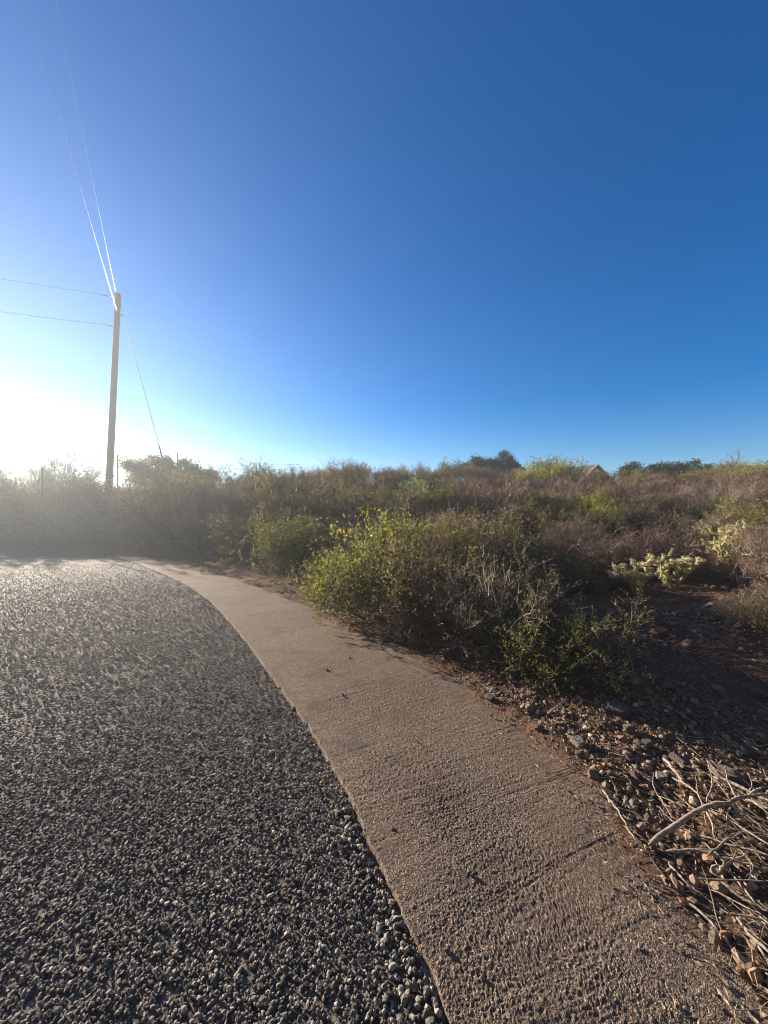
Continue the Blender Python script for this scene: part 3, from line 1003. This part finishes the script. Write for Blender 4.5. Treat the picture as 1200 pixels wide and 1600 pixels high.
stick([px(1013, 1328, .02), px(1050, 1312, .05), px(1090, 1290, .08), px(1135, 1282, .09), px(1190, 1262, .10)], .0135,
      [(.55, -.06, -.13, -.05, .008), (.8, .04, .12, .09, .006), (.9, .16, .03, .03, .007), (.7, .13, -.10, -.02, .006)], 1,
      'thick bleached forked branch lying on top of the stick pile')
stick([px(1112, 1224, .04), px(1150, 1240, .05), px(1190, 1262, .05), px(1250, 1290, .05)], .010, [(.5, .05, .06, .06, .004)], 2, 'long pale branch running off to the right above the forked one')
stick([px(1148, 1250, .03), px(1185, 1272, .05), px(1260, 1310, .05)], .009, [(.4, .02, -.1, -.01, .004)], 3, 'white peeled branch just under the long pale one')
stick([px(940, 1236, .012), px(965, 1272, .02), px(993, 1318, .012)], .006, [(.45, .10, -.07, .0, .004)], 4, 'thin pale stick along the broken concrete edge')
stick([px(1036, 1192, .03), px(1052, 1210, .04), px(1074, 1236, .02)], .011, [], 5, 'short stout pale stick leaning on the pale rough rock')
stick([px(1050, 1228, .05), px(1085, 1252, .06), px(1098, 1275, .06), px(1104, 1298, .03)], .006, [(.5, .05, .08, .04, .003)], 6, 'thin curved twig bending down towards the forked branch')
stick([px(1040, 1340, .03), px(1090, 1346, .05), px(1150, 1362, .05), px(1215, 1378, .04)], .007, [(.3, .2, .02, .03, .004)], 7, 'dark straight stick below the forked branch')
stick([px(1045, 1352, .01), px(1068, 1382, .02), px(1098, 1402, .015)], .005, [(.5, .03, -.08, 0, .003)], 8, 'small forked stick resting on the concrete below the pile')
stick([px(1066, 1408, .008), px(1098, 1436, .02), px(1140, 1482, .012), px(1165, 1520, .01)], .006, [], 9, 'straight stick reaching out over the concrete')
stick([px(1120, 1384, .03), px(1155, 1410, .03), px(1205, 1440, .03)], .007, [(.5, .06, -.06, .01, .004)], 10, 'smooth stick in the lower part of the pile')
stick([px(1125, 1372, .03), px(1142, 1362, .045), px(1168, 1352, .05)], .009, [], 11, 'knobby broken branch end at the middle of the pile')
stick([px(1150, 1440, .02), px(1180, 1480, .02), px(1215, 1530, .02)], .006, [(.3, .1, .0, .03, .003)], 12, 'slanting stick near the lower right edge of the view')
stick([px(1120, 1540, .008), px(1160, 1580, .012), px(1200, 1625, .012)], .007, [(.2, .09, -.02, 0, .004)], 13, 'stick lying lowest at the right corner of the concrete')
rng = np.random.default_rng(66)
for i in range(34):
    while True:
        u = rng.uniform(1030, 1260); v_ = rng.uniform(1215, 1580)
        x, y, z = gp(u, v_)
        if signed(APRON_EDGE, [x], [y])[0] > .1: break
    a = rng.normal(2.3, .45) + (0 if rng.random() < .75 else 1.2)
    L = rng.uniform(.25, .65)
    h0, h1 = rng.uniform(.01, .07, 2)
    mx_, my_ = x - math.cos(a) * L / 2 + rng.normal(0, .03), y - math.sin(a) * L / 2 + rng.normal(0, .03)
    ex, ey = x - math.cos(a) * L, y - math.sin(a) * L
    stick([(x, y, h0), (mx_, my_, (h0 + h1) / 2), (ex, ey, h1)], rng.uniform(.0025, .0058), [(rng.uniform(.2, .95), rng.normal(-.04, .08), rng.normal(-.03, .08), rng.uniform(-.01, .06), rng.uniform(.0012, .0028)) for _ in range(5)], 200 + i,
          'thin grey stick tangled in the pile beside the concrete', group='thin sticks tangled in the pile', k=6)
# twigs dropped on the concrete
for i, (a, bb, r, lab) in enumerate([((1009, 1394), (1022, 1436), .003, 'short pale twig on the concrete left of the stick pile'),
                                     ((1122, 1520), (1112, 1580), .0032, 'pale twig standing out at the lower right of the concrete'),
                                     ((818, 1268), (846, 1330), .0026, 'long thin twig in the middle of the concrete'),
                                     ((1052, 1474), (1060, 1488), .003, 'stubby twig on the shaded concrete'),
                                     ((828, 1152), (842, 1178), .003, 'twig on the concrete beside the line of stones'),
                                     ((672, 1085), (680, 1060), .003, 'thin twig poking out from under the front shrubs')]):
    A, B = px(*a, .012), px(*bb, .014)
    m_ = ((A[0] + B[0]) / 2 + .012, (A[1] + B[1]) / 2, .02)
    stick([A, m_, B], r, [], 300 + i, lab, 'twig', 'twig', 'twigs dropped on the concrete', 6)
# pebbles on the concrete
for i, (u, v_, s, lab) in enumerate([(733, 1390, .014, 'tan pebble with a long shadow on the near concrete'), (614, 1320, .012, 'pebble near the road edge of the concrete'),
                                     (745, 1552, .011, 'pebble on the concrete at the bottom of the view'), (768, 1132, .014, 'rusty pebble on the concrete below the stone cluster'),
                                     (790, 1136, .012, 'small stone right of the rusty pebble'), (535, 1100, .015, 'pebble on the far part of the concrete'),
                                     (512, 1060, .016, 'pebble beside the gravel edge where the concrete narrows'), (690, 1508, .012, 'cream pebble close to the gravel edge'),
                                     (930, 1330, .008, 'tiny white pebble right of the concrete middle'), (546, 1040, .016, 'dark pebble nearest the bright yellow-green shrub'),
                                     (650, 1175, .010, 'lone pebble on the middle of the concrete')]):
    x, y, z = gp(u, v_)
    o = link('pebble', rock_mesh(700 + i, RC[('tan', 'pale', 'tan', 'rusty', 'grey', 'tan', 'dark', 'pale', 'pale', 'dark', 'tan')[i]]), None, (x, y, .004 + s * .55))
    o.scale = (s, s, s)
    tag(o, lab, 'pebble', 'pebbles on the concrete')

# ------------------------------------------------------------------ utility pole and lines
M_pole, n, b = mat('weathered_pole_wood')
tc = n.nodes.new('ShaderNodeTexCoord').outputs['Object']
mp = N(n, 'ShaderNodeMapping'); mp.inputs['Scale'].default_value = (12, 12, .6); n.links.new(tc, mp.inputs[0])
f = noise(n, mp.outputs[0], 3, 6)
n.links.new(ramp(n, f, [(.3, (.03, .022, .016)), (.6, (.06, .046, .034)), (.8, (.09, .07, .053))]), b.inputs['Base Color'])
b.inputs['Roughness'].default_value = .85
bump(n, b, f, .02)
M_steel = simple('galvanised_steel', (.30, .30, .30), .45, .15, 10, .8)
M_porc = simple('brown_porcelain', (.10, .06, .045), .25, .1, 5)
M_wire = simple('aluminium_cable', (.55, .55, .55), .35, .05, 3, .7)
M_wire_dark = simple('dark_cable', (.12, .12, .12), .5, .05, 3, .3)

PX, PY = -15.85, 22.0
PZ = hz(PX, PY)
PTOP = 14.1
LEAN = .62                                     # metres the top leans to the right
def on_pole(z):
    t = (z - PZ) / (PTOP - PZ)
    return np.array([PX + LEAN * t, PY, z])
pole = empty('utility_pole', (PX, PY, PZ))
tag(pole, 'tall leaning wooden utility pole standing in the thicket', 'utility pole')
def add_tube(name, pts, rads, m, parent, k=16, smooth=True, cap=False):
    P = np.array(pts, float)
    v, q = tubes(P[None], np.array(rads, float)[None], k)
    fs = [q]
    if cap:
        n0 = len(P)
        v = np.vstack([v, P[:1], P[-1:]])
        c0, c1 = len(v) - 2, len(v) - 1
        j = np.arange(k)
        fs.append(np.stack([np.full(k, c0), (j + 1) % k, j], -1))
        fs.append(np.stack([np.full(k, c1), (n0 - 1) * k + j, (n0 - 1) * k + (j + 1) % k], -1))
    if parent: v = v - np.array(parent.location)
    return link(name, make_mesh(name, v, fs, [m], smooth=smooth), parent)
zz = np.linspace(PZ - .5, PTOP, 12)
sh = add_tube('pole_shaft', [on_pole(z) for z in zz], np.linspace(.185, .145, 12), M_pole, pole, 18, True, True)
top = on_pole(PTOP)
def insulator(p, d, ln, r=.055):
    d = unit(np.array(d, float)); p = np.array(p, float)
    t = np.array([0, .12, .14, .2, .22, .35, .37, .43, .45, .6, .62, .68, .7, .85, .87, 1])
    rr = np.array([.3, .3, 1, 1, .4, .4, 1, 1, .4, .4, 1, 1, .4, .4, .3, .25]) * r
    return add_tube('insulator', p[None] + d[None] * (t * ln)[:, None], rr, M_porc, pole, 10, False, True)
# spans: directions of the two lines meeting here
dir_a = unit(np.array([7.4, -12.6, 0]))        # overhead, towards the camera
dir_b = unit(np.array([-4.3, -2.3, 0]))        # off to the left
za1, za2 = 14.0, 13.0
zb1, zb2 = 13.85, 12.2
a1 = on_pole(za1) + dir_a * .16 + np.array([-.1, 0, .05]); a2 = on_pole(za2) + dir_a * .18
b1 = on_pole(zb1) + dir_b * .15; b2 = on_pole(zb2) + dir_b * .17
add_tube('bracket', [on_pole(14.02) + np.array([-.42, -.06, .03]), on_pole(14.02) + np.array([.1, -.16, .03])], [.03, .03], M_steel, pole, 8, False, True)
add_tube('bracket', [b1, b1 + dir_b * .35 + np.array([0, 0, .02])], [.02, .02], M_steel, pole, 8, False, True)
add_tube('bracket', [on_pole(12.9) + np.array([.1, 0, 0]), on_pole(12.9) + np.array([.33, .05, 0])], [.035, .035], M_steel, pole, 8, False, True)
for z in (13.5, 12.75, 12.25, 13.3):
    add_tube('bolt', [on_pole(z) - np.array([.24, 0, 0]), on_pole(z) + np.array([.24, 0, 0])], [.018, .018], M_steel, pole, 6, False, True)
insulator(b1 + dir_b * .33, dir_b + np.array([0, 0, -.02]), .35)
insulator(b2, dir_b, .38, .05)
insulator(a2, dir_a, .3, .045)
insulator(a1, dir_a, .22, .045)
add_tube('ground_wire', [on_pole(z) + np.array([.19 + .03 * math.sin(z), -.03, 0]) for z in np.linspace(PZ, 6.5, 10)], [.012] * 10, M_steel, pole, 5)

def line(p, q, sag, r, m, label, name='power_line', group=None, n=48):
    p = np.array(p, float); q = np.array(q, float)
    t = np.linspace(0, 1, n)
    P = p[None] * (1 - t)[:, None] + q[None] * t[:, None]
    P[:, 2] -= sag * 4 * t * (1 - t)
    v, qd = tubes(P[None], np.full((1, n), r), 6)
    o = link(name, make_mesh(name, v - p, [qd], [m], smooth=True), None, p)
    tag(o, label, 'cable', group)
e1 = a1 + dir_a * .22; e2 = a2 + dir_a * .3
line(e1, e1 + dir_a * 52, .5, .006, M_wire, 'upper bright power line rising from the pole top towards the upper left of the sky', group='power lines at the pole')
line(e2, e2 + dir_a * 52 + np.array([-1.6, 0, 0]), .5, .006, M_wire, 'bright power line left of the upper one, starting below the pole top', group='power lines at the pole')
f1_ = b1 + dir_b * .68; f2_ = b2 + dir_b * .38
line(f1_, f1_ + dir_b * 48 + np.array([0, 0, 0]), 1.0, .014, M_wire_dark, 'thin grey line going off left from the top bracket', group='power lines at the pole')
line(f2_, f2_ + dir_b * 48, 1.0, .014, M_wire_dark, 'lower thin grey line going off left from the pole', group='power lines at the pole')
# guy wire
GX, GY = -14.35, 26.2
gw = empty('guy_wire', (GX, GY, hz(GX, GY)))
tag(gw, 'slanting guy wire from the pole down into the thicket', 'cable')
g0 = np.array([GX, GY, hz(GX, GY)]); g1 = on_pole(12.9) + np.array([.33, .05, 0])
add_tube('strand', [g0, g1], [.016, .016], M_wire_dark, gw, 6)
u_ = (g1 - g0)
add_tube('guard', [g0 + u_ * .0, g0 + u_ * .33], [.045, .045], M_steel, gw, 8)
# far lines
for i, (v0, v1) in enumerate(((697, 719), (703, 723), (708, 727))):
    Y0, Y1 = 62, 70
    lab = ('topmost faint far cable behind the pole', 'middle faint far cable behind the pole', 'lowest faint far cable behind the pole')[i]
    line(((-30 - 600) / 600 * Y0 * 1.15, Y0, EYE + (800 - v0 + 3) / 600 * Y0), ((500 - 600) / 600 * Y1, Y1, EYE + (800 - v1 - 8) / 600 * Y1), .5, .03, M_wire_dark, lab, group='far cables behind the pole')
line((36.5, 50, 7.0), (53, 50, 9.8), .1, .009, M_wire_dark, 'faint upper cable rising to the right behind the wide dark trees', group='far cables over the right crest')
line((45, 50, 6.6), (54, 50, 9.6), .1, .009, M_wire_dark, 'faint lower cable behind the bare tree', group='far cables over the right crest')

# fence posts sticking up out of the thicket
M_post = simple('rusty_post', (.10, .075, .06), .7, .3, 12)
for u, v_, Y, h, lean, lab in ((66, 733, 19.5, 2.9, -.05, 'thin tilted metal post above the thicket left of the pole'), (184, 712, 23.5, 3.6, .0, 'thin post directly behind the foot of the pole'), (277, 708, 27.0, 3.4, .0, 'thin dark post beside the guy wire')):
    x = (u - 600) / 600 * Y; ztop = EYE + (800 - v_) / 600 * Y
    z0 = hz(x, Y)
    e = empty('fence_post', (x, Y, z0)); tag(e, lab, 'post', 'thin posts in the thicket')
    add_tube('post_shaft', [(x + .1 * lean * 10, Y, z0 - .2), (x, Y, ztop)], [.035, .035], M_post, e, 6, False, True)
    add_tube('post_cap', [(x, Y, ztop - .04), (x, Y, ztop + .03)], [.05, .045], M_post, e, 6, False, True)

# ------------------------------------------------------------------ house on the crest
M_wall = simple('white_stucco', (.72, .70, .66), .85, .06, 2)
M_roof, n, b = mat('dark_shingles')
tc = n.nodes.new('ShaderNodeTexCoord').outputs['Object']
br = N(n, 'ShaderNodeTexBrick', Scale=4.0); n.links.new(tc, br.inputs['Vector'])
br.inputs['Color1'].default_value = (.05, .045, .042, 1); br.inputs['Color2'].default_value = (.07, .062, .058, 1); br.inputs['Mortar'].default_value = (.03, .028, .026, 1)
n.links.new(br.outputs['Color'], b.inputs['Base Color']); b.inputs['Roughness'].default_value = .9
M_trim = simple('white_trim', (.8, .8, .78), .5, .04, 3)
M_glass, n, b = mat('window_glass')
b.inputs['Base Color'].default_value = (.03, .035, .04, 1); b.inputs['Roughness'].default_value = .08

def box(x0, x1, y0, y1, z0, z1):
    v = np.array([(x, y, z) for x in (x0, x1) for y in (y0, y1) for z in (z0, z1)], float)
    q = np.array([(0, 1, 3, 2), (4, 6, 7, 5), (0, 4, 5, 1), (2, 3, 7, 6), (0, 2, 6, 4), (1, 5, 7, 3)])
    return v, q
def house():
    Y = 46.0
    x = (930 - 600) / 600 * Y
    ridge = EYE + (800 - 727) / 600 * Y
    z0 = hz(x, Y) - .1
    h = empty('house', (x, Y, z0), R(-72))
    tag(h, 'small white gabled house with dark roof on the crest', 'house')
    hr = ridge - z0; half = 2.3; rise = 1.75; eave = hr - rise; Ln = 5.5
    # gable wall (pentagonal prism) along -X, gable end at x=0 faces right
    prof = np.array([(-half, 0), (half, 0), (half, eave), (0, hr - .12), (-half, eave)])
    v = np.vstack([np.c_[np.zeros(5), prof], np.c_[np.full(5, -Ln), prof]])
    fs4 = np.array([(i, (i + 1) % 5, (i + 1) % 5 + 5, i + 5) for i in range(5)])
    f3 = np.array([(0, 2, 1), (0, 4, 2), (4, 3, 2), (5, 6, 7), (5, 7, 9), (9, 7, 8)])
    link('wall', make_mesh('wall', v, [fs4[:, ::-1], f3[:, ::-1]], [M_wall]), h)
    V = []; Q = []
    for s in (-1, 1):
        e0 = np.array([s * (half + .35), eave - .27]); e1 = np.array([0, hr])
        nrm = np.array([0, .12])
        pr = np.array([e0, e1, e1 + nrm, e0 + nrm])
        vv = np.vstack([np.c_[np.full(4, .35), pr], np.c_[np.full(4, -Ln - .35), pr]])
        qq = np.array([(0, 1, 2, 3), (4, 7, 6, 5)] + [(i, i + 4, (i + 1) % 4 + 4, (i + 1) % 4) for i in range(4)])
        Q.append(qq + 8 * len(V)); V.append(vv)
    rf = link('roof', make_mesh('roof', np.vstack(V), Q, [M_roof]), h)
    for s in (-1, 1):
        e0 = np.array([s * (half + .36), eave - .30]); e1 = np.array([0, hr - .03])
        pr = np.array([e0, e1, e1 + [0, .17], e0 + [0, .17]])
        vv = np.vstack([np.c_[np.full(4, .36), pr], np.c_[np.full(4, .42), pr]])
        qq = np.array([(0, 1, 2, 3), (4, 7, 6, 5)] + [(i, i + 4, (i + 1) % 4 + 4, (i + 1) % 4) for i in range(4)])
        link('trim_board', make_mesh('trim_board', vv, [qq], [M_trim]), rf)
    v, q = box(.01, .05, -.5, .5, .9, 1.9)
    w = link('window', make_mesh('window', v, [q], [M_trim]), h)
    v, q = box(.051, .06, -.42, .42, .98, 1.82)
    link('pane', make_mesh('pane', v, [q], [M_glass]), w)
house()

# ------------------------------------------------------------------ trees on the crest
def crown_tree(seed, u, Y, vtop, width, label, lm, clumps=34, per=300, cat='tree', low=.2, lsz=.20):
    """trunk with limbs, and leaves gathered in clumps through an uneven crown"""
    rng = np.random.default_rng(seed)
    x = (u - 600) / 600 * Y
    z0 = hz(x, Y)
    H = EYE + (800 - vtop) / 600 * Y - z0
    Wd = width / 600 * Y * .5
    c = unit(rng.normal(size=(clumps, 3))) * (rng.uniform(.15, 1, (clumps, 1)) ** .45)
    zc = low * H + (1 - low) * H * .5
    C = np.stack([c[:, 0] * Wd * .85, c[:, 1] * Wd * .85, zc + c[:, 2] * (H - zc) * .88], -1)
    rad = rng.uniform(.15, .30, clumps) * min(Wd, H * .5)
    b = np.repeat(np.arange(clumps), per)
    off = rng.normal(size=(len(b), 3)) * .62
    p = C[b] + off * rad[b][:, None] * np.array([1, 1, .8])
    D = unit(off + rng.normal(size=off.shape) * .8 + np.array([0, 0, .2]))
    v, q, rn = leaves(rng, p, D, lsz, lsz * .45)
    rn = .5 * np.repeat(rng.random(clumps)[b], 4) + .5 * rn
    e = empty('tree', (x, Y, z0 - .05))
    tag(e, label, cat, 'trees on the crest')
    ns = max(2, clumps // 12)
    P0 = np.stack([rng.normal(0, .12, ns), rng.normal(0, .12, ns), np.full(ns, -.1)], -1)
    D0 = np.stack([rng.normal(0, .5, ns), rng.normal(0, .5, ns), np.ones(ns)], -1)
    P1 = grow(rng, P0, D0, np.full(ns, H * .55), 7, .15, .05)
    tv, tq = tubes(P1, np.linspace(.11, .05, 7)[None].repeat(ns, 0), 6)
    k = rng.integers(0, ns, clumps)
    st = P1[k, rng.integers(3, 7, clumps)]
    t = np.linspace(0, 1, 6)[None, :, None]
    P2 = st[:, None] * (1 - t) + C[:, None] * t + rng.normal(0, .06, (clumps, 6, 3)) * np.array([0, 1, 1, 1, 1, .5])[None, :, None]
    v2, q2 = tubes(P2, np.linspace(.045, .012, 6)[None].repeat(clumps, 0), 5)
    link('trunk', make_mesh('trunk', np.vstack([tv, v2]), [np.vstack([tq, q2 + len(tv)])], [M_twig_dark], rnd=rng.random(len(tv) + len(v2))), e)
    link('crown', make_mesh('crown', v, [q], [lm], rnd=rn), e)

def bare_tree(seed, u, Y, vtop, width, label):
    x = (u - 600) / 600 * Y
    z0 = hz(x, Y)
    H = EYE + (800 - vtop) / 600 * Y - z0
    Wd = width / 600 * Y * .5
    ms = shrub_meshes(seed, 'tree', fit=True, H=H, Wd=Wd * 1.15, stems=7, c2=7, c3=5, nl=0, ln=.1, wd=.05, tm=M_twig_brown, lm=None, r0=.07, k=5, upright=.6, l2=.42, l3=.22, base_r=.15, c4=3)
    e = empty('tree', (x, Y, z0 - .05), seed)
    tag(e, label, 'tree', 'trees on the crest')
    link('trunk', ms[0], e)

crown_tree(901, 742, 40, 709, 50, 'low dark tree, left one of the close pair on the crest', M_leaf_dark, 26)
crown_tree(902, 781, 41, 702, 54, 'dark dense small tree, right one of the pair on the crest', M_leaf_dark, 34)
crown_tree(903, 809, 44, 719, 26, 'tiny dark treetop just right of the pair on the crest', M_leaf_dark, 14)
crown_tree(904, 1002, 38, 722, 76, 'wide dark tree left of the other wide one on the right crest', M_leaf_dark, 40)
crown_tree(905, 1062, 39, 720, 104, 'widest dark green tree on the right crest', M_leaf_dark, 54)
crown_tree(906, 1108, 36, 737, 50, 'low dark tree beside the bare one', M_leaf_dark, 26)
bare_tree(907, 1142, 31, 704, 74, 'leafless twiggy tree sticking up over the right crest')
crown_tree(908, 1200, 33, 728, 46, 'grey-green tree cut by the right edge of the view', M_leaf_olive, 26)
crown_tree(909, 266, 29, 711, 150, 'broad grey-green treetop on the skyline by the guy wire', M_leaf_olive, 70, 260, low=.05)

# ------------------------------------------------------------------ haze volume added to imitate the lens glare veil
M_haze = bpy.data.materials.new('haze')
M_haze.use_nodes = True
n = M_haze.node_tree
n.nodes.clear()
pv = n.nodes.new('ShaderNodeVolumePrincipled')
pv.inputs['Color'].default_value = (.80, .91, .99, 1)
pv.inputs['Density'].default_value = .0022
pv.inputs['Anisotropy'].default_value = .58
mo = n.nodes.new('ShaderNodeOutputMaterial')
n.links.new(pv.outputs[0], mo.inputs['Volume'])
v, q = box(-215, 215, -215, 215, -2.5, 14.7)
o = link('haze', make_mesh('haze', v, [q], [M_haze]))
tag(o, 'thin haze volume added in place of lens glare towards the sun', 'haze', kind='stuff')
